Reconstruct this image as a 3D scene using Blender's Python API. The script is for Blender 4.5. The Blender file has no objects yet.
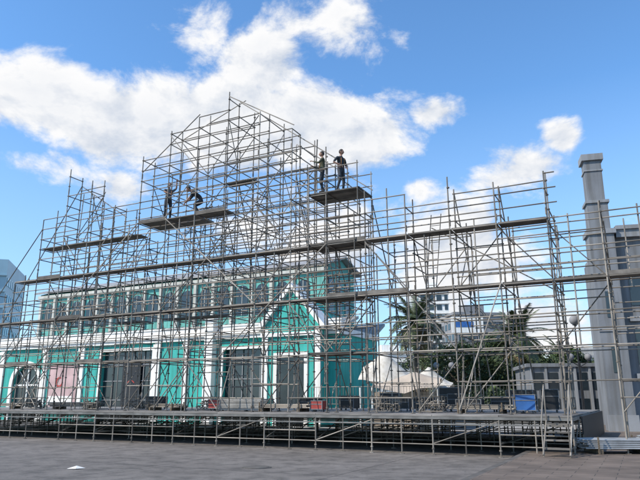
import bpy, math, random
from mathutils import Vector, Matrix
random.seed(7)
R=random.random
def U(a,b): return a+(b-a)*random.random()
def AY(y): return y*1.118-2.5
scene=bpy.context.scene
scene.view_settings.view_transform='Standard'
scene.view_settings.look='None'
scene.view_settings.exposure=0
# ------------------------------------------------------------ materials
def mat(name,col,rough=.6,metal=0.0,var=0.0,scale=4.0,col2=None,island=0.0,bump=0.0,bscale=30,spec=.5,detail=6,streak=0.0):
    m=bpy.data.materials.new(name); m.use_nodes=True
    nt=m.node_tree; b=nt.nodes['Principled BSDF']
    b.inputs['Roughness'].default_value=rough; b.inputs['Metallic'].default_value=metal
    b.inputs['Specular IOR Level'].default_value=spec
    c=(*col,1)
    b.inputs['Base Color'].default_value=c
    tc=nt.nodes.new('ShaderNodeTexCoord')
    if var>0 or col2:
        n=nt.nodes.new('ShaderNodeTexNoise'); n.inputs['Scale'].default_value=scale; n.inputs['Detail'].default_value=detail
        nt.links.new(tc.outputs['Object'],n.inputs['Vector'])
        r=nt.nodes.new('ShaderNodeValToRGB')
        r.color_ramp.elements[0].position=.35; r.color_ramp.elements[1].position=.65
        if col2: c2=(*col2,1)
        else: c2=tuple(min(1,x*(1+var)) for x in col)+(1,)
        r.color_ramp.elements[0].color=tuple(x*(1-var) for x in col)+(1,)
        r.color_ramp.elements[1].color=c2
        nt.links.new(n.outputs['Fac'],r.inputs['Fac'])
        out=r.outputs['Color']
        if streak>0:
            mp=nt.nodes.new('ShaderNodeMapping');mp.inputs['Scale'].default_value=(3.5,3.5,.25);nt.links.new(tc.outputs['Object'],mp.inputs['Vector'])
            n3=nt.nodes.new('ShaderNodeTexNoise');n3.inputs['Scale'].default_value=1.0;n3.inputs['Detail'].default_value=6;nt.links.new(mp.outputs['Vector'],n3.inputs['Vector'])
            r3=nt.nodes.new('ShaderNodeValToRGB');r3.color_ramp.elements[0].position=.38;r3.color_ramp.elements[1].position=.56
            k=1-streak;r3.color_ramp.elements[0].color=(k,k*.97,k*.92,1);nt.links.new(n3.outputs['Fac'],r3.inputs['Fac'])
            x=nt.nodes.new('ShaderNodeMix');x.data_type='RGBA';x.blend_type='MULTIPLY';x.inputs[0].default_value=1
            nt.links.new(out,x.inputs[6]);nt.links.new(r3.outputs['Color'],x.inputs[7]);out=x.outputs[2]
        if island>0:
            g=nt.nodes.new('ShaderNodeNewGeometry')
            mr=nt.nodes.new('ShaderNodeMapRange'); mr.inputs['To Min'].default_value=1-island; mr.inputs['To Max'].default_value=1+island
            nt.links.new(g.outputs['Random Per Island'],mr.inputs['Value'])
            mx=nt.nodes.new('ShaderNodeVectorMath'); mx.operation='SCALE'
            nt.links.new(out,mx.inputs[0]); nt.links.new(mr.outputs['Result'],mx.inputs['Scale'])
            out=mx.outputs['Vector']
        nt.links.new(out,b.inputs['Base Color'])
    if bump>0:
        n2=nt.nodes.new('ShaderNodeTexNoise'); n2.inputs['Scale'].default_value=bscale; n2.inputs['Detail'].default_value=5
        nt.links.new(tc.outputs['Object'],n2.inputs['Vector'])
        bp=nt.nodes.new('ShaderNodeBump'); bp.inputs['Strength'].default_value=bump; bp.inputs['Distance'].default_value=.02
        nt.links.new(n2.outputs['Fac'],bp.inputs['Height']); nt.links.new(bp.outputs['Normal'],b.inputs['Normal'])
    return m
M_steel=mat('galvanised_steel',(.2,.176,.148),.6,.15,.35,1.2,island=.55)
M_steel2=mat('couplers',(.15,.125,.1),.6,.2,.3,5,island=.4)
M_plank=mat('scaffold_plank',(.12,.108,.095),.75,.1,.3,3,island=.4)
M_deck=mat('deck_panel',(.2,.185,.17),.75,0,.3,1.2,island=.3)
M_beam=mat('deck_beam',(.22,.21,.195),.5,.3,.25,3,island=.3)
M_teal=mat('teal_paint',(.04,.40,.35),.75,0,.12,.6,bump=.2,bscale=8,streak=.18)
M_teal2=mat('pale_teal_paint',(.12,.39,.35),.75,0,.15,.6,streak=.25)
M_white=mat('white_paint',(.8,.79,.76),.7,0,.05,.8,bump=.1,streak=.1)
M_cream=mat('cream_wall',(.5,.5,.46),.8,0,.12,.7,streak=.2)
M_roof=mat('metal_roof',(.33,.32,.31),.5,.2,.15,1.0,streak=.2)
M_glass=mat('dark_glass',(.02,.028,.033),.12,0,.2,1.0,spec=.8)
M_black=mat('black_case',(.015,.015,.017),.5,0,.3,5)
M_grey=mat('grey_render',(.19,.2,.215),.85,0,.14,.5,bump=.2,bscale=10,streak=.25)
M_grey2=mat('grey_trim',(.26,.27,.285),.8,0,.1,.8,streak=.2)
M_pink=mat('poster_pink',(.5,.34,.33),.6,0,.2,.8)
M_red=mat('poster_red',(.4,.04,.03),.6)
M_canvas=mat('tent_canvas',(.58,.54,.47),.8,0,.1,1.0,streak=.2)
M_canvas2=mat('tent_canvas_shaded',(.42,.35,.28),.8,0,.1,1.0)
M_bark=mat('bark',(.13,.1,.07),.9,0,.3,6,bump=.5)
M_leaf=mat('foliage',(.03,.055,.018),.6,0,.3,2,col2=(.07,.105,.03),island=.4)
M_palm=mat('palm_frond',(.045,.07,.024),.55,0,.3,2,col2=(.1,.12,.045),island=.35)
M_palmdry=mat('palm_dry',(.2,.14,.07),.8,0,.3,2)
M_bglass=mat('blue_glass',(.12,.38,.5),.15,.2,.3,.12)
M_bglass2=mat('blue_glass_frame',(.3,.45,.52),.4,.0,.1,.2)
M_conc=mat('concrete_city',(.42,.4,.37),.8,0,.1,.3,streak=.15)
M_conc2=mat('concrete_city_dark',(.25,.25,.26),.8,0,.1,.3,streak=.15)
M_blue=mat('blue_tarp',(.03,.12,.35),.6,0,.2,2)
M_kerb=mat('kerb_stone',(.1,.09,.08),.85,0,.25,2)
# ------------------------------------------------------------ mesh builder
class MB:
    def __init__(s): s.v=[];s.f=[];s.m=[];s.mi=0
    def box(s,x0,x1,y0,y1,z0,z1):
        b=len(s.v)
        s.v+=[(x0,y0,z0),(x1,y0,z0),(x1,y1,z0),(x0,y1,z0),(x0,y0,z1),(x1,y0,z1),(x1,y1,z1),(x0,y1,z1)]
        for q in ((0,3,2,1),(4,5,6,7),(0,1,5,4),(1,2,6,5),(2,3,7,6),(3,0,4,7)):
            s.f.append(tuple(b+i for i in q)); s.m.append(s.mi)
    def tube(s,p,q,r,n=6,r2=None,cap=True):
        p=Vector(p);q=Vector(q);d=q-p
        if d.length<1e-5: return
        d.normalize()
        a=Vector((0,0,1)) if abs(d.z)<.9 else Vector((1,0,0))
        u=d.cross(a).normalized(); w=d.cross(u)
        if r2 is None:r2=r
        b=len(s.v)
        for P,rr in((p,r),(q,r2)):
            for i in range(n):
                t=2*math.pi*i/n
                s.v.append(tuple(P+u*(math.cos(t)*rr)+w*(math.sin(t)*rr)))
        for i in range(n):
            j=(i+1)%n
            s.f.append((b+i,b+j,b+n+j,b+n+i)); s.m.append(s.mi)
        if cap:
            s.f.append(tuple(b+n-1-i for i in range(n)));s.m.append(s.mi)
            s.f.append(tuple(b+n+i for i in range(n)));s.m.append(s.mi)
    def face(s,pts):
        b=len(s.v); s.v+=[tuple(p) for p in pts]; s.f.append(tuple(range(b,b+len(pts)))); s.m.append(s.mi)
    def prism(s,pts,y0,y1):
        n=len(pts);b=len(s.v)
        s.v+=[(x,y0,z) for x,z in pts]+[(x,y1,z) for x,z in pts]
        s.f.append(tuple(b+i for i in range(n)));s.m.append(s.mi)
        s.f.append(tuple(b+n+n-1-i for i in range(n)));s.m.append(s.mi)
        for i in range(n):
            j=(i+1)%n
            s.f.append((b+j,b+i,b+n+i,b+n+j));s.m.append(s.mi)
    def prismx(s,pts,x0,x1):
        n=len(pts);b=len(s.v)
        s.v+=[(x0,y,z) for y,z in pts]+[(x1,y,z) for y,z in pts]
        s.f.append(tuple(b+n-1-i for i in range(n)));s.m.append(s.mi)
        s.f.append(tuple(b+n+i for i in range(n)));s.m.append(s.mi)
        for i in range(n):
            j=(i+1)%n
            s.f.append((b+i,b+j,b+n+j,b+n+i));s.m.append(s.mi)
    def ball(s,c,rx,ry,rz,nu=10,nv=7):
        b=len(s.v);c=Vector(c)
        for j in range(nv+1):
            ph=math.pi*j/nv
            for i in range(nu):
                t=2*math.pi*i/nu
                s.v.append((c.x+rx*math.sin(ph)*math.cos(t),c.y+ry*math.sin(ph)*math.sin(t),c.z+rz*math.cos(ph)))
        for j in range(nv):
            for i in range(nu):
                k=(i+1)%nu
                s.f.append((b+j*nu+i,b+(j+1)*nu+i,b+(j+1)*nu+k,b+j*nu+k));s.m.append(s.mi)
    def obj(s,name,mats,parent=None,smooth=False):
        me=bpy.data.meshes.new(name); me.from_pydata(s.v,[],s.f)
        for m in mats: me.materials.append(m)
        me.polygons.foreach_set('material_index',s.m)
        if smooth: me.polygons.foreach_set('use_smooth',[True]*len(s.f))
        me.update()
        o=bpy.data.objects.new(name,me); scene.collection.objects.link(o)
        if parent: o.parent=parent
        return o
def empty(name,loc=(0,0,0),rz=0.0,parent=None):
    e=bpy.data.objects.new(name,None); scene.collection.objects.link(e)
    e.location=loc; e.rotation_euler=(0,0,rz); e.empty_display_size=.3
    if parent:e.parent=parent
    return e
TH=math.radians(-26.8)
O=(0,19.2,0)
def frame(name): return empty(name,O,TH)
def W(s,t,z=0):
    c,sn=math.cos(TH),math.sin(TH)
    return Vector((O[0]+s*c-t*sn, O[1]+s*sn+t*c, z))
# ------------------------------------------------------------ camera
cd=bpy.data.cameras.new('camera'); cam=bpy.data.objects.new('camera',cd); scene.collection.objects.link(cam)
cam.location=(-.25,-3.1,1.6); cam.rotation_euler=(math.radians(90+14.47),0,0)
cd.sensor_width=36; cd.lens=36*620/640; cd.clip_end=6000; cd.clip_start=.1
scene.camera=cam
# ------------------------------------------------------------ ground
def ground_mat():
    m=bpy.data.materials.new('ground_asphalt'); m.use_nodes=True; nt=m.node_tree; b=nt.nodes['Principled BSDF']
    tc=nt.nodes.new('ShaderNodeTexCoord')
    def noise(sc,det=6,ro=.6):
        n=nt.nodes.new('ShaderNodeTexNoise'); n.inputs['Scale'].default_value=sc;n.inputs['Detail'].default_value=det;n.inputs['Roughness'].default_value=ro
        nt.links.new(tc.outputs['Object'],n.inputs['Vector']); return n.outputs['Fac']
    def ramp(f,p0,c0,p1,c1):
        r=nt.nodes.new('ShaderNodeValToRGB');r.color_ramp.elements[0].position=p0;r.color_ramp.elements[1].position=p1
        r.color_ramp.elements[0].color=(*c0,1);r.color_ramp.elements[1].color=(*c1,1);nt.links.new(f,r.inputs['Fac']);return r.outputs['Color']
    def mul(a,c):
        x=nt.nodes.new('ShaderNodeMix');x.data_type='RGBA';x.blend_type='MULTIPLY';x.inputs[0].default_value=1
        nt.links.new(a,x.inputs[6]);nt.links.new(c,x.inputs[7]);return x.outputs[2]
    base=ramp(noise(.35,8,.65),.3,(.14,.124,.11),.7,(.24,.215,.195))
    st=ramp(noise(1.7,6,.7),.38,(.6,.6,.6),.55,(1,1,1))
    gr=ramp(noise(60,4,.8),.3,(.6,.6,.6),.7,(1.25,1.25,1.25))
    sp=ramp(noise(7,3,.6),.29,(.4,.4,.4),.35,(1,1,1))
    br=nt.nodes.new('ShaderNodeTexBrick'); 
    mp=nt.nodes.new('ShaderNodeMapping');mp.inputs['Rotation'].default_value=(0,0,math.radians(26.8));nt.links.new(tc.outputs['Object'],mp.inputs['Vector']);nt.links.new(mp.outputs['Vector'],br.inputs['Vector'])
    br.inputs['Scale'].default_value=1;br.inputs['Brick Width'].default_value=5;br.inputs['Row Height'].default_value=5;br.inputs['Mortar Size'].default_value=.03;br.inputs['Mortar Smooth'].default_value=.3;br.offset=0
    br.inputs['Color1'].default_value=(1,1,1,1);br.inputs['Color2'].default_value=(.88,.88,.87,1);br.inputs['Mortar'].default_value=(.5,.5,.5,1)
    o=mul(mul(mul(mul(base,st),gr),sp),br.outputs['Color'])
    nt.links.new(o,b.inputs['Base Color']); b.inputs['Roughness'].default_value=.8
    bp=nt.nodes.new('ShaderNodeBump');bp.inputs['Strength'].default_value=.5;bp.inputs['Distance'].default_value=.015
    nt.links.new(noise(50,5),bp.inputs['Height']);nt.links.new(bp.outputs['Normal'],b.inputs['Normal'])
    return m
def pave_mat(name,c0,c1,bw=.8,bh=.4):
    m=bpy.data.materials.new(name); m.use_nodes=True; nt=m.node_tree; b=nt.nodes['Principled BSDF']
    tc=nt.nodes.new('ShaderNodeTexCoord')
    br=nt.nodes.new('ShaderNodeTexBrick'); nt.links.new(tc.outputs['Object'],br.inputs['Vector'])
    br.inputs['Scale'].default_value=1;br.inputs['Brick Width'].default_value=bw;br.inputs['Row Height'].default_value=bh;br.inputs['Mortar Size'].default_value=.008
    br.inputs['Color1'].default_value=(*c0,1);br.inputs['Color2'].default_value=(*c1,1);br.inputs['Mortar'].default_value=(.05,.045,.04,1)
    n=nt.nodes.new('ShaderNodeTexNoise');n.inputs['Scale'].default_value=1.3;n.inputs['Detail'].default_value=8;nt.links.new(tc.outputs['Object'],n.inputs['Vector'])
    r=nt.nodes.new('ShaderNodeValToRGB');r.color_ramp.elements[0].position=.3;r.color_ramp.elements[0].color=(.6,.6,.6,1);r.color_ramp.elements[1].position=.65
    nt.links.new(n.outputs['Fac'],r.inputs['Fac'])
    x=nt.nodes.new('ShaderNodeMix');x.data_type='RGBA';x.blend_type='MULTIPLY';x.inputs[0].default_value=1
    nt.links.new(br.outputs['Color'],x.inputs[6]);nt.links.new(r.outputs['Color'],x.inputs[7]);nt.links.new(x.outputs[2],b.inputs['Base Color'])
    b.inputs['Roughness'].default_value=.8
    return m
g=MB(); g.face([(-3000,-3000,0),(3000,-3000,0),(3000,3000,0),(-3000,3000,0)]); g.obj('ground',[ground_mat()])
PV=6.75
g=MB(); g.box(PV,45,-18,60,.01,.15)
o=g.obj('pavement',[pave_mat('pavement_slabs',(.15,.115,.09),(.19,.148,.118))]); o.location=O;o.rotation_euler=(0,0,TH)
g=MB(); t=-18
while t<60:
    g.box(PV-.16,PV-.002,t+.006,t+.994,.008,.152+U(-.003,.003)); t+=1
o=g.obj('kerb',[M_kerb]);o.location=O;o.rotation_euler=(0,0,TH)
g=MB(); g.face([(-60,14,.004),(PV-.2,14,.004),(PV-.2,60,.004),(-60,60,.004)])
o=g.obj('plaza_paving',[pave_mat('plaza_slabs',(.34,.32,.29),(.4,.38,.35),1.2,.6)]); o.location=O;o.rotation_euler=(0,0,TH)
g=MB()
g.v=[(-6.3,12.6,.01),(-6.05,12.5,.02),(-5.9,12.75,.01),(-6.15,12.85,.03),(-6.1,12.7,.07)];g.f=[(0,1,4),(1,2,4),(2,3,4),(3,0,4)];g.m=[0]*4
g.obj('crumpled_paper',[M_white])
e=empty('manhole_cover',(-1.8,13.0,0));g=MB();g.tube((0,0,.002),(0,0,.012),.36,24);g.mi=1;g.tube((0,0,.003),(0,0,.02),.3,24);g.obj('ring_and_lid',[M_kerb,M_kerb],e)
# ------------------------------------------------------------ stage platform
ZD=1.17; DB=12.1
st=frame('stage_platform')
g=MB()
s=-26.0
while s<7.9:
    t=-.9
    while t<DB-.2:
        g.box(s+.006,s+1.994,t+.006,t+.994,ZD-.045+U(-.003,.003),ZD+U(-.004,.002)); t+=1.0
    s+=2.0
g.obj('deck_panels',[M_deck],st)
TR=(-.87,1.1,3.1,5.1,7.1,9.1,11.1)
g=MB()
s=-26.0
while s<8.1:
    g.box(s-.03,s+.03,-.88,DB,ZD-.14,ZD-.05)
    s+=1.0
for t in TR:
    g.box(-26.02,8.02,t-.028,t+.028,ZD-.135,ZD-.053)
    g.box(-26.02,8.02,t-.02,t+.02,ZD-.3,ZD-.255)
g.obj('deck_beams',[M_beam],st)
g=MB()
s=-26.0
while s<8.1:
    for t in TR:
        gz=.152 if s>PV else 0
        g.tube((s,t,gz+.03),(s,t,ZD-.14),.026,8)
        g.tube((s,t,gz),(s,t,gz+.016),.08,8)
        g.tube((s,t,gz+.16),(s,t,gz+.2),.045,8)
        if s<7: 
            g.tube((s,t,.3),(s+2,t,.3),.019,6)
            if R()<.5: g.tube((s,t,.62),(s+2,t,.62),.019,6)
            if R()<.35: g.tube((s,t,.32),(s+2,t,ZD-.18),.018,6)
            if R()<.85: g.tube((s+1,t,.05),(s+1,t,ZD-.14),.022,6);g.tube((s+1,t,.0),(s+1,t,.015),.08,6)
        if t<11: g.tube((s,t,.36),(s,t+2,.36),.02,6)
        if t<11 and R()<.3: g.tube((s,t,.3),(s,t+2,.98),.018,6)
    s+=2.0
g.obj('deck_legs',[M_steel],st)
# ------------------------------------------------------------ scaffolding
sc=frame('scaffolding')
STEP=1.55;S0=-18.6;NB=20
SS=[S0+STEP*i for i in range(NB)]
HT=[6.7,7.2,10.2,12.2,11.7,10.2,12.2,13.2,13.7,14.2,13.2,12.2,10.7,8.8,8.7,8.7,8.7,8.7,7.2,7.2]
ver=MB();led=MB();br=MB();cp=MB();pl=MB()
rad=.0245
def zb(i): return ZD if SS[i]<7.9 else .15
rows={}
for i in range(NB):
    rr=[0,.75]
    if i<=5: rr+=[2.3,3.05]
    elif i<=12: rr+=[2.0,3.2,4.4]
    elif i<=17: rr+=[2.3,3.05]
    else: rr+=[2.3]
    rows[i]=rr
def top(i,t):
    h=HT[i]
    if t>.8:
        if i>=13: h=min(h,7.7)
        elif i<=5: h-=1.0
        elif t>4: h-=1.5
        elif t>3: h-=.5
    return h
def coup(p):
    cp.tube((p[0],p[1],p[2]-.02),(p[0],p[1],p[2]+.02),.052,6)
for i in range(NB):
    for t in rows[i]:
        h=top(i,t)+U(-.12,.4); b=zb(i)
        ver.tube((SS[i]+U(-.01,.01),t,b+.01),(SS[i]+U(-.03,.03),t+U(-.02,.02),h),rad,7)
        cp.tube((SS[i],t,b+.003),(SS[i],t,b+.02),.085,6)
        cp.tube((SS[i],t,b+.14),(SS[i],t,b+.2),.042,6)
        z=1.67
        while z<h-.1:
            coup((SS[i],t,z))
            z+=.5
        for zz in (3.3,5.3,7.3,9.3,11.3):
            if zz<h: cp.tube((SS[i],t,zz),(SS[i],t,zz+.22),.031,6)
for i in range(NB-1):
    for t in (0,.75,2.3,3.2):
        if t not in rows[i] or R()<.62: continue
        xm=(SS[i]+SS[i+1])/2+U(-.25,.25);h=min(top(i,t),top(i+1,t)); 
        z0=random.choice([ZD if i<16 else .15,3.17,5.17]); 
        if h-z0>2: ver.tube((xm,t+.05,z0),(xm+U(-.03,.03),t+.05,min(h,z0+random.choice([4,6,8]))+U(0,.4)),rad,7)
def has(i,t): return t in rows[i]
for i in range(NB-1):
    for t in rows[i]:
        if not has(i+1,t): continue
        h=min(top(i,t),top(i+1,t))
        z=3.17-1.5
        while z<=h+.05:
            ph=round((z-1.17)*2)%4
            dense=6<=i<=11 and z>6.5
            pr={0:1,1:.8,2:.95,3:.2}[ph]
            if dense: pr={0:1,1:.95,2:1,3:.85}[ph]
            if t>1: pr*=.7 if not dense else .75
            if z<3: pr*=.35
            if R()<pr:
                led.tube((SS[i],t,z+U(-.01,.01)),(SS[i+1],t,z+U(-.01,.01)),.022,6)
            z+=.5
for i in range(NB):
    rr=rows[i]
    for a,b in zip(rr[:-1],rr[1:]):
        h=min(top(i,a),top(i,b))
        z=3.17
        while z<=h+.05:
            ph=round((z-1.17)*2)%4
            if ph==0 or R()<(.45 if ph==2 else .15): led.tube((SS[i],a,z),(SS[i],b,z),.022,6)
            z+=.5
        z=ZD
        k=i%2
        while z+2<=h+.2:
            if b-a>1 and R()<.5 or b-a<1 and R()<.35:
                p=(a,b) if k else (b,a)
                br.tube((SS[i]+.04,p[0],z+.1),(SS[i]+.04,p[1],z+1.9),.02,6)
            k=1-k; z+=2
for i in range(NB-1):
    for t in rows[i]:
        if not has(i+1,t): continue
        h=min(top(i,t),top(i+1,t)); z=ZD;k=(i//2)%2
        while z+2<=h+.3:
            pr=(.42 if t<.1 else .3)
            if i>=13: pr*=.6
            if R()<pr:
                a,b=(i,i+1) if k else (i+1,i)
                br.tube((SS[a],t-.045,z+.1),(SS[b],t-.045,z+1.9),.02,6)
            k=1-k;z+=2
def lt(a,b,c,d,e,f): br.tube((a,b,c),(d,e,f),.0225,7)
lt(SS[0]-1.2,.0,1.17+3.5,SS[2],.0,9.7); lt(SS[0]-.8,.75,4.2,SS[3],.75,11.9)
lt(SS[3],.8,11.9,SS[5],.8,9.9); lt(SS[2],2.3,9,SS[3],2.3,12.1)
lt(SS[7],.8,13.2,SS[9]+.3,.8,14.4);lt(SS[9],.8,14.4,SS[12],.8,10.9);lt(SS[9],0,14.3,SS[11]+.1,0,12.3)
lt(SS[6],0,11.6,SS[8],0,13.8);lt(SS[10],3.2,13.0,SS[12]+.6,3.2,10.2)
for i in (13,15,16):
    lt(SS[i],.8,8.7,SS[i]+.1,5.2,ZD)
for a,b,z0,z1 in ((13,15,7.1,3.2),(15,16,1.3,5.2),(7,10,5.2,9.2),(10,7,5.2,9.2),(3,6,5.2,9.2),(1,4,1.3,5.2),(9,12,3.2,7.2)):
    lt(SS[a],.0-.06,z0,SS[b],.0-.06,z1)
lt(SS[14],3.1,8.2,SS[17],3.1,5.2)
for i in (8,9,10):
    lt(SS[i],3.2,11.5,SS[i],6.8,ZD)
for z in (7.17,7.67,8.17,8.67): led.tube((SS[17],0,z),(SS[17]+.35,0,z),.022,6)
for z in (1.65,3.17,5.17,5.67,6.17,7.17):
    led.tube((SS[19],0,z),(SS[19]+2.5,0,z),.022,6); led.tube((SS[19],.75,z),(SS[19]+2.5,.75,z),.022,6)
for t in (0,.75): ver.tube((SS[19]+1.55,t,.15),(SS[19]+1.55,t,7.4),rad,7)
def walk(i0,i1,z,t0=.04,t1=.71,skip=0):
    for i in range(i0,i1):
        if R()<skip: continue
        t=t0
        while t<t1-.05:
            w=min(.32,t1-t)
            pl.box(SS[i]+.03,SS[i+1]-.03,t+.006,t+w-.006,z+.025,z+.065+U(0,.01))
            t+=w
        if R()<.2: pl.box(SS[i]+.03,SS[i+1]-.03,t0-.06,t0-.035,z+.03,z+.16)
walk(0,19,5.17);walk(1,17,7.17);walk(2,6,8.67);walk(6,9,9.17)
for i in (6,7): walk(i,i+1,9.17,.8,1.4)
walk(0,8,3.17,skip=.3);walk(12,19,3.17,skip=.6);walk(4,8,5.17,2.3,3.0,.3)
walk(10,12,11.17,.04,.4,skip=.4);walk(7,9,11.17,2.05,2.6,.2)
for z,dx in ((9.17,.35),(7.17,.2),(5.17,.2),(3.17,.0)):
    a=SS[12]-.75;ln=1.75+dx
    for k in range(4):
        pl.box(a,a+ln,-.05+k*.33+.008,-.05+(k+1)*.33-.008,z+.03,z+.075)
    for x in (a+.02,a+ln-.05):
        led.tube((x,-.1,z),(x,1.35,z),.022,6)
        for t in (-.08,1.3): ver.tube((x,t,z-1.0),(x,t,z+1.1),.02,6)
    for zz in (z+.5,z+1.0):
        led.tube((a,1.3,zz),(a+ln,1.3,zz),.02,6)
        led.tube((a,-.08,zz),(a+ln,-.08,zz),.02,6)
for (x,t,z0,z1) in ((SS[8]+.6,.4,5.2,9.6),(SS[14]+.5,.4,5.2,7.9),(SS[4]+.5,.4,1.2,5.9)):
    for dx in(0,.35): led.tube((x+dx,t,z0),(x+dx+.3,t,z1),.016,6)
    z=z0+.2
    while z<z1: 
        k=(z-z0)/(z1-z0)*.3; led.tube((x+k,t,z),(x+.35+k,t,z),.012,5); z+=.3
for x,t,a,b in ((SS[7]+.3,.4,9.3,12.5),(SS[12]-.65,.3,9.3,11.6),(SS[3]+.5,.4,8.7,11.3)): ver.tube((x,t,a),(x+.1,t,b),.024,6)
ver.obj('standards',[M_steel],sc);led.obj('ledgers',[M_steel],sc);br.obj('braces',[M_steel],sc);cp.obj('couplers',[M_steel2],sc);pl.obj('walkway_planks',[M_plank],sc)
# ------------------------------------------------------------ teal hall
bd=empty('teal_market_hall',W(-1.0,2.2),TH)
T0=14.0
g=MB(); SL,SR=-48.0,-6.0
ops=[(-36.5,-33.3,4.4),(-26.5,-21.4,5.2),(-15.0,-11.4,5.0)]
def wall(x0,x1,z0,z1): g.box(x0,x1,T0,T0+.4,z0,z1)
x=SL
for a,b,h in ops:
    wall(x,a,0,6.0); 
    if h!=4.4: wall(a,b,h,6.0)
    x=b
wall(x,SR,0,6.0)
a,b,h=ops[0]; cx=(a+b)/2; r=(b-a)/2; zc=h-r
pts=[(a,6.0),(a,zc)]+[(cx-r*math.cos(math.pi*k/12),zc+r*math.sin(math.pi*k/12)) for k in range(1,12)]+[(b,zc),(b,6.0)]
g.prism(pts[::-1],T0,T0+.4)
g.box(SR-.4,SR,T0+.4,20,0,6.0); g.box(SL,SR,20,20.3,0,6.0)
g.obj('walls',[M_teal],bd)
g=MB()
g.box(SL,SR+.15,T0-.28,T0+.5,5.72,5.95);g.box(SL,SR+.22,T0-.4,T0+.5,5.953,6.12);g.box(SL,SR+.1,T0-.1,T0+.42,6.123,6.6);g.box(SL,SR+.16,T0-.17,T0+.48,6.603,6.7)
g.box(SR+.003,SR+.15,T0+.5,20.3,5.72,6.12)
pil=[-44,-38,-32.7,-28.6,-20.9,-18.2]
for p in pil: 
    g.box(p-.25,p+.25,T0-.14,T0-.001,.35,5.7);g.box(p-.34,p+.34,T0-.2,T0-.001,.05,.349);g.box(p-.33,p+.33,T0-.22,T0-.142,5.35,5.6)
for k in range(13):
    a0=math.pi*k/13;a1=math.pi*(k+1)/13
    g.prism([(cx-r*math.cos(a0),zc+r*math.sin(a0)),(cx-(r+.35)*math.cos(a0),zc+(r+.35)*math.sin(a0)),(cx-(r+.35)*math.cos(a1),zc+(r+.35)*math.sin(a1)),(cx-r*math.cos(a1),zc+r*math.sin(a1))],T0-.12,T0-.002)
g.box(cx-r-.35,cx-r,T0-.12,T0-.002,0,zc);g.box(cx+r,cx+r+.35,T0-.12,T0-.002,0,zc)
for a,b,h in ops[1:]:
    g.box(a-.22,a,T0-.1,T0-.002,0,h+.22);g.box(b,b+.22,T0-.1,T0-.002,0,h+.22);g.box(a,b,T0-.1,T0-.002,h,h+.22)
g.box(-16.35,-15.65,T0-.5,T0-.003,0,7.1);g.box(-16.5,-15.5,T0-.65,T0-.002,7.1,7.4);g.box(-16.42,-15.58,T0-.58,T0-.004,6.3,6.5)
g.box(cx-.05,cx+.05,T0+.15,T0+.24,0,h);g.box(cx-r,cx+r,T0+.15,T0+.235,zc-.06,zc+.06)
for k in (1,2,3): 
    aa=math.pi*k/4; g.tube((cx,T0+.2,zc),(cx-r*math.cos(aa),T0+.2,zc+r*math.sin(aa)),.04,4)
g.obj('white_trim',[M_white],bd)
g=MB()
g.box(ops[0][0],ops[0][1],T0+.26,T0+.3,0,4.4)
for a,b,h in ops[1:]: g.box(a,b,T0+.3,T0+.34,0,h)
g.obj('door_glazing',[M_glass],bd)
g=MB()
for a,b,h in ops[1:]:
    n=5
    for k in range(1,n): g.box(a+(b-a)*k/n-.03,a+(b-a)*k/n+.03,T0+.22,T0+.298,0,h)
    for z in (1.6,3.0,4.2): g.box(a,b,T0+.24,T0+.297,z-.03,z+.03)
g.obj('glazing_bars',[M_conc2],bd)
g=MB(); g.box(-32.2,-29.0,T0-.05,T0-.003,1.0,4.3); g.mi=1
for k in range(3,16):
    a0=2*math.pi*k/16;a1=2*math.pi*(k+1)/16
    g.prism([(-30.9+.4*math.cos(a0),3.0+.4*math.sin(a0)),(-30.9+.4*math.cos(a1),3.0+.4*math.sin(a1)),(-30.9+.28*math.cos(a1),3.0+.28*math.sin(a1)),(-30.9+.28*math.cos(a0),3.0+.28*math.sin(a0))],T0-.075,T0-.052)
g.mi=2
g.box(-32,-29.3,T0-.07,T0-.052,1.2,1.9)
g.obj('exhibition_poster',[M_pink,M_red,M_white],bd)
g=MB(); g.box(-24.4,-22.6,T0+.12,T0+.15,1.0,4.4); g.mi=1
for k in range(2,11):
    a0=2*math.pi*k/20;a1=2*math.pi*(k+1)/20
    g.prism([(-23.5+.45*math.cos(a0),2.6+.45*math.sin(a0)),(-23.5+.45*math.cos(a1),2.6+.45*math.sin(a1)),(-23.5+.38*math.cos(a1),2.6+.38*math.sin(a1)),(-23.5+.38*math.cos(a0),2.6+.38*math.sin(a0))],T0+.1,T0+.118)
g.obj('dark_banner',[M_black,M_red],bd)
g=MB(); ga,gb=-11.2,-6.9; gc=(ga+gb)/2
g.prism([(ga,0),(gb,0),(gb,6.2),(gc,8.7),(ga,6.2)],T0-1.0,T0-.001); 
g.prism([(ga+.3,6.2),(gb-.3,6.2),(gc,8.5)],T0,17.0)
g.obj('gable_wall',[M_teal],bd)
g=MB()
for sgn,x0 in ((1,ga),(-1,gb)):
    d=Vector((gc-x0,0,2.5)).normalized(); n=Vector((-d.z*sgn,0,d.x*sgn))
    p0=Vector((x0,0,6.2))-d*.35;p1=Vector((gc,0,8.7))
    q=[p0,p1,p1+Vector((0,0,.38)),p0+n*.3]
    pts=[(v.x,v.z) for v in q]
    if sgn<0: pts=pts[::-1]
    g.prism(pts,T0-1.25,T0+.3)
for x0 in (ga,gb-.45): g.box(x0,x0+.45,T0-1.1,T0-1.003,0,6.1)
g.box(ga-.1,gb+.1,T0-1.15,T0-1.002,5.6,5.85)
g.box(gc-1.25,gc-1.0,T0-1.1,T0-1.003,0,4.3);g.box(gc+1.0,gc+1.25,T0-1.1,T0-1.003,0,4.3);g.box(gc-1.25,gc+1.25,T0-1.1,T0-1.003,4.3,4.55)
g.obj('gable_trim',[M_white],bd)
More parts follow.
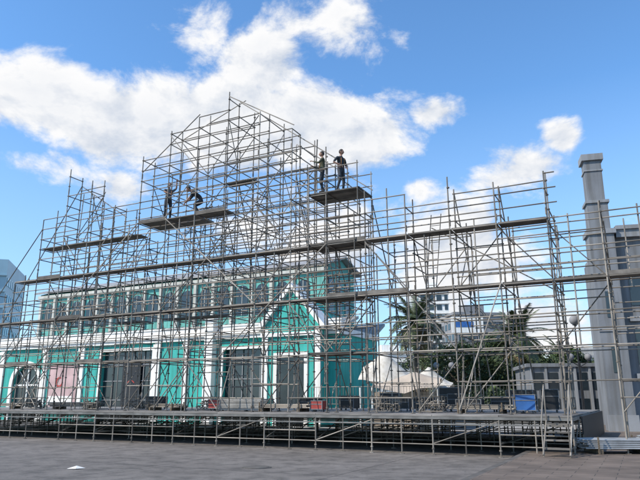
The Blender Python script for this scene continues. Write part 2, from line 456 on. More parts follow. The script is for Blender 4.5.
g=MB();g.box(gc-1.0,gc+1.0,T0-1.04,T0-1.004,0,4.3);g.obj('gable_door',[M_glass],bd)
g=MB()
g.prismx([(T0+.45,6.3),(17.0,7.2),(17.0,7.0),(T0+.45,6.1)],SL,SR)
g.prismx([(16.6,11.15),(19.5,12.1),(22.4,11.15),(22.4,11.0),(19.5,11.95),(16.6,11.0)],-38.4,-8.0)
g.prismx([(22,7),(22,7.2),(20,6.2),(20,6.0)],SL,SR)
k=SL
while k<SR: g.prismx([(T0+.5,6.33),(16.8,7.17),(16.8,7.23),(T0+.5,6.39)],k,k+.05); k+=.6
g.obj('roof',[M_roof],bd)
g=MB()
g.box(-38,-8.5,17.0,22.0,6.9,11.0); g.prismx([(17.0,11.0),(19.5,11.9),(22.0,11.0)],-38,-8.5)
g.obj('clerestory_wall',[M_teal2],bd)
g=MB();gl=MB()
x=-37.6
while x<-9.5:
    w=.52
    x1=x+.36
    pts=[(x1,7.8),(x1+2*w,7.8),(x1+2*w,9.6)]+[(x1+w+w*math.cos(math.pi*k/8),9.6+w*math.sin(math.pi*k/8)) for k in range(1,8)]+[(x1,9.6)]
    gl.prism(pts,16.95,16.998)
    g.box(x-.13,x+.13,16.75,16.997,7.2,10.6)
    g.box(x1+w-.02,x1+w+.02,16.92,16.948,7.8,10.05)
    x+=1.76
g.box(-38,-8.5,16.7,16.996,10.6,10.85)
g.obj('clerestory_trim',[M_cream],bd);gl.obj('clerestory_windows',[M_glass],bd)
g=MB()
for y in (17.8,19.2,20.6):
    g.box(-8.498,-8.45,y-.4,y+.4,7.6,10.2)
g.obj('side_windows',[M_glass],bd)
# ------------------------------------------------------------ white shell tent
tn=empty('event_tent',(5.0,AY(33.8),0),math.radians(-15))
def canopy(name,x0,x1,y0,y1,h,apx,apy,mat_,sag=.5,n=16):
    g=MB();idx={}
    for i in range(n+1):
        for j in range(n+1):
            u=i/n;v=j/n;x=x0+(x1-x0)*u;y=y0+(y1-y0)*v
            e=min(u,1-u,v,1-v)*2
            du=(u-apx);dv=(v-apy)
            r=math.sqrt(du*du+dv*dv)
            ang=math.atan2(dv,du)
            z=h*(1-min(1,r*1.35))**1.15+2.1-sag*(1-abs(2*u-1)**2)*(1-e)*.5+.25*abs(2*u-1)+.06*math.sin(ang*8)*min(1,r*2)
            idx[i,j]=len(g.v);g.v.append((x,y,z))
    for i in range(n):
        for j in range(n):
            g.f.append((idx[i,j],idx[i+1,j],idx[i+1,j+1],idx[i,j+1]));g.m.append(0)
    o=g.obj(name,[mat_],tn,True);return o
canopy('canopy_main',-2.6,1.0,-2,2,2.5,.35,.5,M_canvas)
canopy('canopy_second',.4,2.7,-1.5,2.2,1.5,.4,.5,M_canvas)
canopy('canopy_front',-1.6,2.2,-3.6,-1.2,1.1,.6,.6,M_canvas2)
g=MB()
for x,y,h in((-2.5,-1.9,2.3),(-2.5,1.9,2.3),(.9,-1.9,2.3),(2.6,-1.4,2.3),(2.6,2.1,2.3),(-1.34,0,4.5),(1.32,.3,3.4),(-1.5,-3.5,2.3),(2.1,-3.5,2.3)): g.tube((x,y,0),(x,y,h),.05,8)
g.obj('tent_poles',[M_white],tn)
g=MB()
for k in range(8):
    g.box(-2.4+k*.62,-2.4+k*.62+.56,1.9,1.95,0,2.1)
g.obj('tent_side_wall',[M_canvas2],tn)
# ------------------------------------------------------------ grey building with tower (right)
gb_=empty('grey_tower_building',(14.4,AY(27.6),0),math.radians(-14))
g=MB()
g.box(-.6,.6,-.6,.6,0,9.9);g.box(-.5,.5,-.5,.5,9.9,11.6);g.box(-.42,.42,-.42,.42,11.6,14.0)
g.box(.61,14,-.2,9,0,10.0);g.box(2.2,9,-.9,-.21,0,8.6)
g.obj('walls',[M_grey],gb_)
g=MB()
g.box(-.7,.7,-.7,.7,9.9,10.15);g.box(-.58,.58,-.58,.58,11.6,11.75);g.box(-.47,.47,-.47,.47,13.4,13.48);g.box(-.54,.54,-.54,.54,14.0,14.35);g.box(.72,14.2,-.5,-.21,9.7,10.1);g.box(.72,14.2,-.6,9.2,10.1,10.3)
for z in (2.6,5.4): g.box(.9,14,-.35,-.203,z,z+.25);g.box(2.1,9.1,-1.0,-.903,z,z+.25)
g.box(2.1,9.1,-1.05,-.202,8.6,8.85)
g.box(-.65,.65,-.65,-.602,7.6,7.8);g.box(-.65,.65,-.65,-.602,4.9,5.1);g.box(-.7,.7,-.7,-.603,0,.9)
g.obj('cornices',[M_grey2],gb_)
g=MB()
for z in (.6,3.3,6.2):
    g.box(1.1,1.8,-.24,-.203,z,z+1.7)
    for x in (2.7,4.6,6.5): g.box(x,x+1.1,-.94,-.903,z,z+1.7)
for z in(5.6,2.9): g.box(-.16,.16,-.63,-.603,z,z+1.3)
g.obj('windows',[M_glass],gb_)
g=MB()
for z in (.6,3.3,6.2):
    for x in (2.7,4.6,6.5):
        g.box(x-.1,x,-.96,-.904,z,z+1.7);g.box(x+1.1,x+1.2,-.96,-.904,z,z+1.7);g.box(x-.1,x+1.2,-1.0,-.904,z-.12,z-.002);g.box(x+.53,x+.57,-.955,-.941,z,z+1.7);g.box(x,x+1.1,-.956,-.942,z+1.1,z+1.14)
g.obj('window_frames',[M_grey2],gb_)
lp=empty('grey_pavilion',(17.0,AY(40),0),math.radians(-8))
g=MB();g.box(-2.2,3.2,0,6,0,3.9);g.box(-2.4,3.4,-.2,6.2,3.9,4.15);g.obj('walls',[M_grey],lp)
g=MB()
for z in (.5,2.3):
    for k in range(5): g.box(-1.9+k*1.0,-1.9+k*1.0+.65,-.03,-.002,z,z+1.2)
g.obj('windows',[M_glass],lp)
g=MB()
for k in range(6): g.box(-2.15+k*1.0,-2.15+k*1.0+.16,-.12,-.004,0,3.9)
g.obj('pilasters',[M_grey2],lp)
# ------------------------------------------------------------ city buildings
def tower_block(name,x,y,w,d,h,rz,mw,mg,fl=3.2,bw=3.0,crown=True,hb=True):
    e=empty(name,(x,AY(y),0),rz)
    g=MB();g.box(-w/2,w/2,0,d,0,h)
    if crown: g.box(-w/2-.3,w/2+.3,-.3,d+.3,h,h+.7);g.box(-w/5,w/5,d*.3,d*.7,h+.7,h+3.2)
    g.obj('walls',[mw],e)
    g=MB();z=1.2
    while z<h-2:
        k=-w/2+.6
        while k<w/2-1:
            g.box(k,min(k+bw*.62,w/2-.3),-.12,-.02,z,z+fl*.52); 
            k+=bw
        y_=.8
        while y_<d-2: g.box(-w/2-.1,-w/2-.02,y_,y_+bw*.6,z,z+fl*.5); g.box(w/2+.02,w/2+.1,y_,y_+bw*.6,z,z+fl*.5); y_+=bw
        z+=fl
    g.obj('windows',[mg],e)
    if hb:
        g=MB();z=1.2+fl*.56
        while z<h-1: g.box(-w/2-.2,w/2+.2,-.35,-.021,z,z+.22); z+=fl
        g.obj('floor_bands',[M_conc if mw is not M_bglass2 else M_bglass2],e)
    return e
tower_block('glass_office_tower',-69,98,22,18,27,math.radians(15),M_bglass2,M_bglass,3.0,1.6,False)
tower_block('office_block',43,150,14,12,24,.1,M_conc2,M_glass)
tower_block('hotel_block',34.5,168,9,12,34,-.1,M_white,M_glass,3,2.4)
tower_block('apartment_block',62,180,18,14,17,.0,M_conc,M_glass)
tower_block('apartment_block',22,170,14,14,15,.1,M_white,M_glass)
tower_block('apartment_block',84,170,20,14,14,.1,M_conc,M_glass)
tower_block('apartment_block',-2,190,22,14,13,.0,M_conc,M_glass)
tower_block('apartment_block',-120,170,30,14,18,.2,M_conc,M_glass)
tower_block('apartment_block',120,170,24,14,20,-.2,M_conc2,M_glass)
e=empty('billboard',(37,AY(140),0),0); g=MB();g.box(-4,4,-.2,.2,18,22);g.obj('panel',[M_white],e);g=MB();g.box(-3.2,1.5,-.26,-.21,19.4,20.8);g.obj('lettering_band',[M_blue],e)
g=MB();g.box(-2.6,-2.3,-.1,.1,0,18);g.box(2.3,2.6,-.1,.1,0,18);g.obj('legs',[M_conc2],e)
# ------------------------------------------------------------ trees
def palm(x,y,h,L,nf=46):
    e=empty('palm_tree',(x,AY(y),0),U(0,6))
    g=MB();p=Vector((0,0,0));k=12
    for i in range(k):
        q=Vector((.25*math.sin(i/k*2),0,h*(i+1)/k)); g.tube(p,q,.26-.08*i/k,9,.25-.08*i/k); p=q
    g.ball(p,.42,.42,.55); g.obj('trunk',[M_bark],e)
    g=MB();top_=p
    for f in range(nf):
        az=U(0,2*math.pi); el=U(-.7,1.35); g.mi=1 if el<-.45 and R()<.6 else 0
        l=L*U(.8,1.1); P=Vector(top_)+Vector((0,0,.2)); d=Vector((math.cos(az)*math.cos(el),math.sin(az)*math.cos(el),math.sin(el)))
        n=11;side=Vector((-math.sin(az),math.cos(az),0))
        for i in range(n):
            d=(d+Vector((0,0,-.13*(1 if el<1 else .8)))).normalized(); Q=P+d*(l/n)
            g.tube(P,Q,.022,3,cap=False)
            w=.62*L/2.8*math.sin(math.pi*min(1,(i+1.2)/(n+1)))**.6
            up=d.cross(side)
            for sg in (-1,1):
                for m in (0,.33,.66):
                    a=P.lerp(Q,m); tip=a+side*sg*w*U(.75,1.05)+d*w*.55-Vector((0,0,.22*w))+up*U(-.05,.05)
                    g.face([a,a+d*.11,tip])
            P=Q
    g.obj('fronds',[M_palm,M_palmdry],e)
def tree(name,x,y,h,rx,rz,ncl=60,nl=90,ls=.16,m=M_leaf,trunk=True):
    e=empty(name,(x,AY(y),0),U(0,6))
    g=MB();tz=h-2*rz*.75
    if trunk:
        g.tube((0,0,0),(.1,.05,tz),.2,9,.14)
    cl=[]
    for i in range(ncl):
        a=U(0,6.283);b=math.acos(U(-1,1));r=U(.45,1)**.6
        c=Vector((rx*r*math.sin(b)*math.cos(a),rx*r*math.sin(b)*math.sin(a),h-rz+rz*r*math.cos(b)*U(.8,1.05)))
        cl.append(c)
        if trunk and i%4==0: 
            mid=Vector((c.x*.45,c.y*.45,tz+(c.z-tz)*.5)); g.tube((.1,.05,tz*.9),mid,.08,6,.045);g.tube(mid,c,.045,5,.015)
    if trunk: g.obj('trunk_and_limbs',[M_bark],e)
    g=MB()
    for c in cl:
        cr=U(.28,.5)*rx*.62
        for k in range(nl):
            v=Vector((random.gauss(0,1),random.gauss(0,1),random.gauss(0,.75)));v=v.normalized()*cr*U(.3,1.05)
            n=Vector((random.gauss(0,1),random.gauss(0,1),random.gauss(.6,1))).normalized();u=n.orthogonal().normalized();w=n.cross(u)
            s=ls*U(.6,1.3);P=c+v
            g.face([P-u*s*.9,P-w*s*.4,P+u*s*.9,P+w*s*.4])
    g.obj('foliage',[m],e)
palm(8.3,50,8.2,3.4,64);palm(17.6,50,7.0,3.2,60);palm(21,62,7.6,3.0);palm(30.6,72,7.4,2.8);palm(12.4,70,6.9,2.8,36)
tree('leafy_tree',13.4,54,7.2,3.3,2.8,80,100,.18);tree('leafy_tree',16.2,56,7.8,3.4,3.0,85,100,.18);tree('leafy_tree',20,58,7.2,3.2,2.8,75,100,.18)
tree('leafy_tree',23.5,57,6.8,2.8,2.5,55);tree('leafy_tree',10.6,60,6.2,2.8,2.5,50);tree('leafy_tree',20.0,46,6.0,2.2,2.0,50)
e=empty('hedge',(14.5,AY(50),0));g=MB()
for k in range(6500):
    x=U(-5.5,6.5);z=U(.1,2.2+.5*math.sin(x*1.3)+.3*math.sin(x*3.1));P=Vector((x,U(-.5,.5)*(1+.3*math.sin(x*2)),z));n=Vector((U(-1,1),-1,U(-.2,1.2))).normalized();u=n.orthogonal().normalized();w=n.cross(u);s=U(.09,.2)
    g.face([P-u*s,P-w*s*.6,P+u*s,P+w*s*.6])
g.obj('foliage',[M_leaf],e)
e=empty('distant_tree_line',(0,AY(118),0));g=MB()
for k in range(5200):
    x=U(-70,110);h=2.4+1.6*math.sin(x*.31)+1.3*math.sin(x*.83+1)
    z=U(.2,max(1.5,h+1.2)); P=Vector((x,U(-3,3),z)); n=Vector((U(-1,1),-1,U(-.3,1))).normalized();u=n.orthogonal().normalized();w=n.cross(u);s=U(.3,.6)
    g.face([P-u*s,P-w*s,P+u*s,P+w*s])
g.obj('foliage',[M_leaf],e)
# ------------------------------------------------------------ street lamps
def lamp(x,y,h,two=False):
    e=empty('street_lamp',(x,AY(y),0));g=MB()
    g.tube((0,0,0),(0,0,.6),.11,10,.09);g.tube((0,0,.6),(0,0,h-.25),.06,8,.04)
    if two:
        for sx in(-1,1): g.tube((0,0,h-.6),(sx*.6,0,h-.25),.03,6);g.tube((sx*.6,0,h-.25),(sx*.6,0,h-.15),.1,8)
    else: g.tube((0,0,h-.3),(0,0,h-.2),.12,10)
    g.obj('post',[M_black],e);g=MB()
    if two:
        for sx in(-1,1): g.ball((sx*.6,0,h+.05),.24,.24,.24,12,8)
    else: g.ball((0,0,h),.28,.28,.28,12,8)
    g.obj('globe',[M_conc2],e,True)
lamp(14.2,31,6.0);lamp(17.5,38,4.4,True);lamp(9.5,44,4.2,True)
# ------------------------------------------------------------ things on and round the deck
def case(s,t,w,d,h,z=ZD,name='flight_case',m=None):
    e=empty(name,W(s,t,z),TH+U(-.2,.2));g=MB();g.box(-w/2,w/2,-d/2,d/2,.1,h);g.obj('body',[m or M_black],e)
    g=MB();q=.012
    for x in(-w/2,w/2):
        for y in(-d/2,d/2): g.box(x-q,x+q,y-q,y+q,.09,h+.01)
    for z_ in(.1,h*.7,h):
        for y in(-d/2,d/2): g.box(-w/2+q,w/2-q,y-q,y+q,z_-q,z_+q)
    for x in(-w/2+.08,w/2-.08):
        for y in(-d/2+.08,d/2-.08): g.tube((x-.02,y,.045),(x+.02,y,.045),.045,8);g.box(x-.015,x+.015,y-.015,y+.015,.04,.1)
    g.obj('edge_trim_and_castors',[M_grey],e)
for s,t,w,h in((2.4,3.6,.8,.5),(3.5,4.0,.6,.65),(4.2,3.2,.9,.45),(5.2,4.0,.7,.55),(1.3,4.2,.6,.5),(6.1,3.4,.8,.6),(6.8,4.4,.6,.8),(-3,4.5,.8,.5),(-1.5,5.2,.7,.6),(-12,5,.9,.6),(3.0,5.2,.9,.9),(5.6,5.6,1.0,.8),(.3,5.5,.8,.7)):
    case(s,t,w,.6,h)
M_tool=mat('tool_chest_red',(.3,.04,.03),.5,0,.2,4)
case(-5.9,1.7,.6,.4,.45,name='tool_chest',m=M_tool);case(-1.0,1.3,.5,.35,.4,name='tool_chest',m=M_tool);case(6.3,1.9,.7,.5,.6,name='tool_chest',m=M_blue)
# coiled straps / mesh baskets of couplers
def basket(s,t):
    e=empty('coupler_basket',W(s,t,ZD),TH+U(-.2,.2));g=MB()
    for z in (.05,.3,.55):
        for y in(-.35,.35): g.tube((-.5,y,z),(.5,y,z),.014,5)
        for x in(-.5,.5): g.tube((x,-.35,z),(x,.35,z),.014,5)
    for k in range(11):
        x=-.5+k*.1
        for y in(-.35,.35): g.tube((x,y,.05),(x,y,.55),.007,4)
    for k in range(130):
        p=Vector((U(-.44,.44),U(-.3,.3),U(.08,.42)));g.tube(p,p+Vector((U(-.06,.06),U(-.06,.06),U(-.03,.06))),.03,5)
    g.obj('wire_and_couplers',[M_steel],e)
for s,t in ((-10.5,1.9),(-16.9,1.8),(-6.9,2.6),(1.6,1.5),(-12.6,1.5),(3.2,1.8)): basket(s,t)
def tubestack(name,s,t,z,L,rows_,cols,rot,bear=True,r=.024,m=None):
    e=empty(name,W(s,t,z),TH+rot);g=MB()
    for a in range(rows_):
        for b in range(cols): 
            dx=U(-.12,.12);g.tube((-L/2+dx,(b-cols/2)*.055+U(-.004,.004),.15+a*.053),(L/2+dx,(b-cols/2)*.055,.15+a*.053),r,7)
    g.obj('tubes',[m or M_steel],e)
    if bear:
        g=MB()
        for x in(-L*.33,L*.33): g.box(x-.05,x+.05,-cols*.035,cols*.035,0,.12)
        for x in(-L*.33-.06,L*.33+.06):
            for y in (-cols*.035,cols*.035): g.box(x-.02,x+.02,y-.02,y+.02,.0,.18+rows_*.055)
        g.obj('bearers',[M_bark],e)
M_new=mat('new_galvanised',(.42,.43,.43),.45,.4,.2,3,island=.35)
tubestack('scaffold_tube_stack',9.0,.3,.154,1.9,5,18,.38,m=M_new);tubestack('scaffold_tube_stack',10.6,1.4,.154,2.0,6,14,.1,m=M_new)
tubestack('scaffold_tube_pile',-14.5,2.1,ZD,2.6,4,10,.1);tubestack('scaffold_tube_pile',-8.5,1.6,ZD,2.2,3,9,-.2);tubestack('scaffold_tube_pile',-2.6,1.5,ZD,2.4,3,12,.05);tubestack('scaffold_tube_pile',-19.5,2,ZD,2.4,3,9,.2)
tubestack('scaffold_tube_pile',5.0,1.5,ZD,2.0,3,10,0)
e=empty('deck_panel_stack',W(-4.4,1.6,ZD),TH)
g=MB()
for k in range(7): g.box(-1+U(-.03,.03),1+U(-.03,.03),-.5,.5,.05+k*.062,.05+k*.062+.052)
g.obj('panels',[M_beam],e)
def barrier(s,t,rot,z=ZD):
    e=empty('crowd_barrier',W(s,t,z),TH+rot);g=MB()
    g.tube((-1.1,0,.1),(-1.1,0,1.1),.02,6);g.tube((1.1,0,.1),(1.1,0,1.1),.02,6);g.tube((-1.1,0,1.1),(1.1,0,1.1),.02,6);g.tube((-1.1,0,.22),(1.1,0,.22),.02,6)
    for k in range(1,14): g.tube((-1.1+2.2*k/14,0,.22),(-1.1+2.2*k/14,0,1.1),.009,5)
    for x in(-.8,.8): g.tube((x,-.25,.02),(x,.25,.02),.018,6);g.tube((x,0,.02),(x,0,.22),.018,6)
    g.obj('frame',[M_steel],e)
for k in range(5): barrier(-5+2.3*k,10.5,0)
for k in range(3): barrier(12+2.3*k,8,.1,.154)
e=frame('stage_steps');g=MB()
for k in range(4): g.box(7.35,7.98,-1.2-.24*k,-.98-.24*k,ZD-.2*(k+1)-.04,ZD-.2*(k+1))
g.obj('treads',[M_plank],e);g=MB()
for x in(7.33,8.0): g.tube((x,-.93,ZD-.1),(x,-2.1,.2),.025,6);g.tube((x,-.93,ZD+.85),(x,-2.0,.98),.02,6);g.tube((x,-2.0,.16),(x,-2.0,.98),.02,6);g.tube((x,-.96,ZD-.1),(x,-.96,ZD+.85),.02,6)
g.obj('stringers_and_rails',[M_steel],e)
e=frame('stage_skirt');g=MB();g.box(8.06,8.1,1.2,12,.16,ZD-.05)
g.obj('cloth',[M_black],e)
# ------------------------------------------------------------ people
C_skin=mat('skin',(.34,.19,.13),.55,0,.08,6);C_hair=mat('hair',(.02,.015,.012),.7,0,.2,20)
C_tr=mat('work_trousers',(.03,.035,.045),.85,0,.2,8);C_boot=mat('boots',(.03,.022,.016),.6,0,.2,9)
C_sh1=mat('olive_shirt',(.07,.075,.045),.85,0,.2,8);C_sh2=mat('dark_tshirt',(.025,.03,.035),.85,0,.2,8);C_sh3=mat('grey_shirt',(.12,.13,.14),.85,0,.2,8);C_harn=mat('harness',(.28,.13,.04),.7);C_eye=mat('eye',(.02,.02,.02),.3)
def skin_mesh(vs,es,rs,root=0,sub=1):
    me=bpy.data.meshes.new('tmp');me.from_pydata([tuple(v) for v in vs],es,[]);ob=bpy.data.objects.new('tmp',me);scene.collection.objects.link(ob)
    md=ob.modifiers.new('s','SKIN'); 
    if not me.skin_vertices: 
        bpy.context.view_layer.objects.active=ob; bpy.ops.mesh.customdata_skin_add()
    d=me.skin_vertices[0].data
    for i,r in enumerate(rs): d[i].radius=(r if isinstance(r,tuple) else (r,r)); d[i].use_root=(i==root)
    md.use_smooth_shade=True
    s2=ob.modifiers.new('u','SUBSURF');s2.levels=sub;s2.render_levels=sub
    dg=bpy.context.evaluated_depsgraph_get();dg.update();m2=bpy.data.meshes.new_from_object(ob.evaluated_get(dg))
    V=[v.co.copy() for v in m2.vertices];F=[tuple(p.vertices) for p in m2.polygons]
    bpy.data.objects.remove(ob);bpy.data.meshes.remove(me);bpy.data.meshes.remove(m2)
    return V,F
def segd(p,a,b):
    ab=b-a;t=max(0,min(1,(p-a).dot(ab)/max(1e-9,ab.length_squared)));return (p-(a+ab*t)).length
def person(loc,rz,J,shirt,headdir=(0,-1,0),bare=True):
    J={k:Vector(v) for k,v in J.items()}
    names=['pel','sp','ch','nk','hd','sL','eL','wL','sR','eR','wR','hL','kL','aL','tL','hR','kR','aR','tR']
    rad_={'pel':(.15,.11),'sp':(.135,.1),'ch':(.155,.105),'nk':.058,'hd':.056,'sL':.062,'eL':.044,'wL':.03,'sR':.062,'eR':.044,'wR':.03,'hL':.09,'kL':.062,'aL':.042,'tL':.038,'hR':.09,'kR':.062,'aR':.042,'tR':.038}
    ed=[('pel','sp'),('sp','ch'),('ch','nk'),('nk','hd'),('ch','sL'),('sL','eL'),('eL','wL'),('ch','sR'),('sR','eR'),('eR','wR'),('pel','hL'),('hL','kL'),('kL','aL'),('aL','tL'),('pel','hR'),('hR','kR'),('kR','aR'),('aR','tR')]
    ix={n:i for i,n in enumerate(names)}
    V,F=skin_mesh([J[n] for n in names],[(ix[a],ix[b]) for a,b in ed],[rad_[n] for n in names],0,2)
    lab={('aL','tL'):3,('aR','tR'):3,('nk','hd'):0,('eL','wL'):0 if bare else 1,('eR','wR'):0 if bare else 1}
    for e_ in(('pel','hL'),('pel','hR'),('hL','kL'),('kL','aL'),('hR','kR'),('kR','aR')): lab[e_]=2
    g=MB();g.v=[tuple(v) for v in V];g.f=list(F)
    for f in F:
        c=sum((V[i] for i in f),Vector())/len(f)
        best=min(ed,key=lambda e_:segd(c,J[e_[0]],J[e_[1]]))
        l=lab.get(best,1)
        if best==('pel','sp') and (c-J['pel']).length<.14: l=2
        g.m.append(l)
    for sd in 'LR':
        w=J['w'+sd];d=(w-J['e'+sd]).normalized();a=Vector((0,0,1)) if abs(d.z)<.8 else Vector((0,-1,0))
        side=d.cross(a).normalized();nrm=side.cross(d).normalized()
        vs=[w-d*.01,w+d*.045,w+d*.08];es=[(0,1),(1,2)];rs=[(.026,.02),(.034,.017),(.034,.015)]
        for k,(off,L) in enumerate(((-.03,.072),(-.01,.082),(.01,.076),(.03,.06))):
            b=len(vs);p0=w+d*.085+side*off;p1=p0+d*L*.5-nrm*.012;p2=p1+(d*.5-nrm*.8).normalized()*L*.5
            vs+=[p0,p1,p2];es+=[(2,b),(b,b+1),(b+1,b+2)];rs+=[.0095,.0085,.007]
        sg=1 if sd=='L' else -1
        b=len(vs);p0=w+d*.035+side*sg*.035;p1=p0+(d*.6+side*sg*.8).normalized()*.035;p2=p1+(d-nrm*.5).normalized()*.03
        vs+=[p0,p1,p2];es+=[(1,b),(b,b+1),(b+1,b+2)];rs+=[.012,.01,.008]
        V2,F2=skin_mesh(vs,es,rs,0,1);o_=len(g.v);g.v+=[tuple(v) for v in V2];g.f+=[tuple(o_+i for i in f) for f in F2];g.m+=[0]*len(F2)
    hd=Vector(headdir).normalized();up=(J['hd']-J['nk']).normalized();up=(up-hd*up.dot(hd)).normalized();rt=hd.cross(up)
    hc=J['hd']+up*.085+hd*.015
    def put(m2,mi):
        o_=len(g.v)
        for v in m2.v: g.v.append(tuple(hc+rt*v[0]+hd*v[1]+up*v[2]))
        g.f+=[tuple(o_+i for i in f) for f in m2.f];g.m+=[mi]*len(m2.f)
    h=MB();h.ball((0,0,0),.074,.094,.112,18,14)
    nv=[]
    for x,y,z in h.v:
        if z<-.02: k=1-(-z-.02)*2.6; x*=max(.55,k)
        if y>.03 and z<0: y*=1.0+.04
        if abs(x)<.016 and y>.05 and -.04<z<.015: y+=.02
        if y>.06 and abs(z-.01)<.012 and .015<abs(x)<.045: y-=.008
        nv.append((x,y,z))
    h.v=nv;put(h,0)
    h=MB()
    for sx in(-1,1): h.ball((sx*.03,.083,.008),.011,.008,.007,8,5)
    put(h,6)
    h=MB()
    for sx in(-1,1): h.ball((sx*.076,-.005,-.005),.009,.018,.03,8,6)
    h.ball((0,.095,-.022),.012,.014,.012,8,5);h.ball((0,.088,-.055),.024,.009,.007,8,5);put(h,0)
    h=MB();h.ball((0,-.014,.018),.082,.098,.108,18,12);h.v=[(x,y,z if z>-.04 else -.04) if y<.05 or z>.05 else (x,y*.78,z) for x,y,z in h.v];put(h,4)
    g2=MB()
    for sx in(-1,1):
        g2.tube(J['ch']+Vector((sx*.09,-.11,.05)),J['sp']+Vector((sx*.07,-.105,-.12)),.012,5)
    o_=len(g.v);g.v+=g2.v;g.f+=[tuple(o_+i for i in f) for f in g2.f];g.m+=[5]*len(g2.f)
    o=g.obj('scaffold_worker',[C_skin,shirt,C_tr,C_boot,C_hair,C_harn,C_eye],None,True)
    o.location=loc;o.rotation_euler=(0,0,rz)
    return o
base=dict(pel=(0,0,.95),sp=(0,0,1.12),ch=(0,.0,1.34),nk=(0,0,1.5),hd=(0,-.015,1.58),sL=(.19,0,1.42),eL=(.25,.03,1.14),wL=(.24,-.1,.9),sR=(-.19,0,1.42),eR=(-.25,.03,1.14),wR=(-.24,-.1,.9),hL=(.1,0,.9),kL=(.12,-.03,.5),aL=(.13,.02,.09),tL=(.15,-.15,.045),hR=(-.1,0,.9),kR=(-.12,-.03,.5),aR=(-.13,.02,.09),tR=(-.15,-.15,.045))
def pose(**k): d=dict(base);d.update(k);return d
ZP=9.17+.08
P1=pose(eL=(.27,-.16,1.2),wL=(.14,-.36,1.3),eR=(-.28,-.12,1.18),wR=(-.16,-.34,1.2),kL=(.13,-.1,.5),aL=(.14,.05,.09))
P2=pose(eL=(.36,.06,1.18),wL=(.18,-.12,1.05),eR=(-.36,.04,1.18),wR=(-.18,-.13,1.06),kR=(-.16,-.12,.52),aR=(-.2,.02,.09),tR=(-.24,-.15,.045))
P3=pose(eL=(.27,-.2,1.5),wL=(.22,-.36,1.74),eR=(-.28,-.22,1.25),wR=(-.1,-.38,1.15))
P4=pose(pel=(0,.2,.72),sp=(0,.08,.86),ch=(0,-.14,1.0),nk=(0,-.29,1.09),hd=(0,-.36,1.14),sL=(.18,-.18,1.02),sR=(-.18,-.18,1.02),eL=(.23,-.34,.78),wL=(.16,-.5,.58),eR=(-.23,-.34,.8),wR=(-.16,-.52,.62),hL=(.1,.17,.68),hR=(-.1,.17,.68),kL=(.17,-.17,.48),kR=(-.17,-.15,.47),aL=(.16,.08,.09),aR=(-.16,.1,.09),tL=(.18,-.09,.045),tR=(-.18,-.07,.045))
person(W(-.3,.25,ZP),TH+math.radians(-60),P1,C_sh1,bare=False)
person(W(.42,.4,ZP),TH+math.radians(70),P2,C_sh2,(.3,-1,-.1))
person(W(-8.05,.4,ZP),TH+math.radians(60),P3,C_sh3)
person(W(-6.4,.4,ZP),TH+math.radians(-50),P4,C_sh2,(0,-.8,-.6))
# ------------------------------------------------------------ light + sky
el=math.radians(43);az=math.radians(-114)
sd=Vector((math.sin(az)*math.cos(el),math.cos(az)*math.cos(el),math.sin(el)))
L=bpy.data.lights.new('sun','SUN');L.energy=5.0;L.angle=math.radians(.5);L.color=(1,.93,.82)
lo=bpy.data.objects.new('sun',L);scene.collection.objects.link(lo);lo.rotation_euler=(-sd).to_track_quat('-Z','Y').to_euler()
w=bpy.data.worlds.new('World');scene.world=w;w.use_nodes=True;nt=w.node_tree;N=nt.nodes;LK=nt.links
bg=N['Background'];bg.inputs['Strength'].default_value=.13
sky=N.new('ShaderNodeTexSky');sky.sky_type='NISHITA';sky.sun_disc=False;sky.sun_elevation=el;sky.sun_rotation=az%(2*math.pi);sky.ozone_density=2.0;sky.dust_density=.3;sky.air_density=1.0
tc=N.new('ShaderNodeTexCoord')
def setin(n,i,v):
    if hasattr(v,'is_linked'): LK.new(v,n.inputs[i])
    else: n.inputs[i].default_value=v
def ma(op,a,b=0.0,c=0.0,clamp=False):
    n=N.new('ShaderNodeMath');n.operation=op;n.use_clamp=clamp
    setin(n,0,a);setin(n,1,b)
    if op in('MULTIPLY_ADD',): setin(n,2,c)
    return n.outputs[0]
def vm(op,a,b=None,c=None,out=0):
    n=N.new('ShaderNodeVectorMath');n.operation=op;setin(n,0,a)
    if b is not None:setin(n,1,b)
    if c is not None:setin(n,2,c)
    return n.outputs[out]
dirv=tc.outputs['Generated']
sp=N.new('ShaderNodeSeparateXYZ');LK.new(dirv,sp.inputs[0])
azn=ma('MULTIPLY',ma('ARCTAN2',sp.outputs['X'],sp.outputs['Y']),57.2958)
eln=ma('MULTIPLY',ma('ARCSINE',sp.outputs['Z']),57.2958)
cb=N.new('ShaderNodeCombineXYZ');LK.new(azn,cb.inputs[0]);LK.new(eln,cb.inputs[1])
blobs=[(-30,28.6,9,4.8,1.1),(-19,27.4,10,5.2,1.15),(-10.4,28,9.5,6,1.2),(0,28.2,9,5.2,1.15),(5.5,26.8,5,4,1.1),(2,38.5,9,5,.8),(-14.3,37,6,6,.8),(-6.5,34,7,4.5,.95),
(12.8,28.7,3.6,1.6,.72),(20.5,21.8,6,3,.92),(25.7,25,2.2,2.2,.75),(10.5,21,3,2,.75),(13.5,14,11,7,1.0),(19,6.5,13,4,.95),(2,15,10,7,1.0),(-20.3,20.4,4,2.4,.8),(-30,21.5,6,2.4,.75),(-8,18,9,6,.75),
(60,30,20,8,.9),(-70,25,24,8,.9),(110,35,25,10,.9),(-130,30,30,9,.9),(170,35,25,10,.9),(38,12,8,4,.6)]
blobs=[(a*.9,14.47+(e-16.22)*.89,sa*.9,se*.9,wt) if abs(a)<40 else (a,e,sa,se,wt) for a,e,sa,se,wt in blobs]
Mx=None
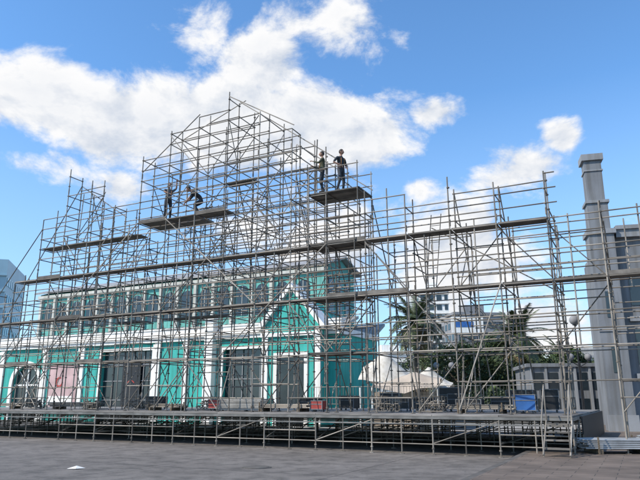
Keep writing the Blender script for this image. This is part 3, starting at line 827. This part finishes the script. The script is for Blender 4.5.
for a0,e0,sa,se,wt in blobs:
    v=vm('MULTIPLY_ADD',cb.outputs[0],(1/sa,1/se,0),(-a0/sa,-e0/se,0))
    l=vm('LENGTH',v,out=1)
    q=ma('MULTIPLY_ADD',l,-wt*.75,wt)
    Mx=q if Mx is None else ma('MAXIMUM',Mx,q)
def noise(vec,sc,det,ro,lac=2.0,dist=0.0):
    n=N.new('ShaderNodeTexNoise');n.inputs['Scale'].default_value=sc;n.inputs['Detail'].default_value=det;n.inputs['Roughness'].default_value=ro;n.inputs['Distortion'].default_value=dist
    LK.new(vec,n.inputs['Vector']);return n.outputs['Fac']
sv=vm('MULTIPLY',dirv,(1,1,1.5))
n1=noise(sv,7.2,9,.62,dist=.2)
sv2=vm('ADD',sv,tuple(x*.03 for x in (sd.x,sd.y,sd.z*1.5)))
n2=noise(sv2,7.2,5,.6,dist=.2)
dens=ma('ADD',Mx,ma('MULTIPLY_ADD',n1,2.1,-1.40))
mr=N.new('ShaderNodeMapRange');mr.interpolation_type='SMOOTHSTEP';LK.new(dens,mr.inputs['Value']);mr.inputs['From Min'].default_value=-.06;mr.inputs['From Max'].default_value=.34
hz=N.new('ShaderNodeMapRange');LK.new(eln,hz.inputs['Value']);hz.inputs['From Min'].default_value=27;hz.inputs['From Max'].default_value=0;hz.inputs['To Min'].default_value=0;hz.inputs['To Max'].default_value=.6
lit=ma('MULTIPLY_ADD',ma('SUBTRACT',n1,n2),3.8,.8,True)
core=N.new('ShaderNodeMapRange');LK.new(dens,core.inputs['Value']);core.inputs['From Min'].default_value=.35;core.inputs['From Max'].default_value=1.1;core.inputs['To Min'].default_value=0;core.inputs['To Max'].default_value=.34
lit2=ma('SUBTRACT',lit,core.outputs[0],clamp=True)
cr=N.new('ShaderNodeMix');cr.data_type='RGBA';LK.new(lit2,cr.inputs[0]);cr.inputs[6].default_value=(4.2,4.8,5.8,1);cr.inputs[7].default_value=(7.6,7.6,7.65,1)
tint=vm('MULTIPLY',sky.outputs[0],(1.12,1.62,1.95))
skc=N.new('ShaderNodeMix');skc.data_type='RGBA';LK.new(hz.outputs[0],skc.inputs[0]);LK.new(tint,skc.inputs[6]);skc.inputs[7].default_value=(4.2,5.6,7.2,1)
mx=N.new('ShaderNodeMix');mx.data_type='RGBA';LK.new(mr.outputs[0],mx.inputs[0]);LK.new(skc.outputs[2],mx.inputs[6]);LK.new(cr.outputs[2],mx.inputs[7])
LK.new(mx.outputs[2],bg.inputs['Color'])
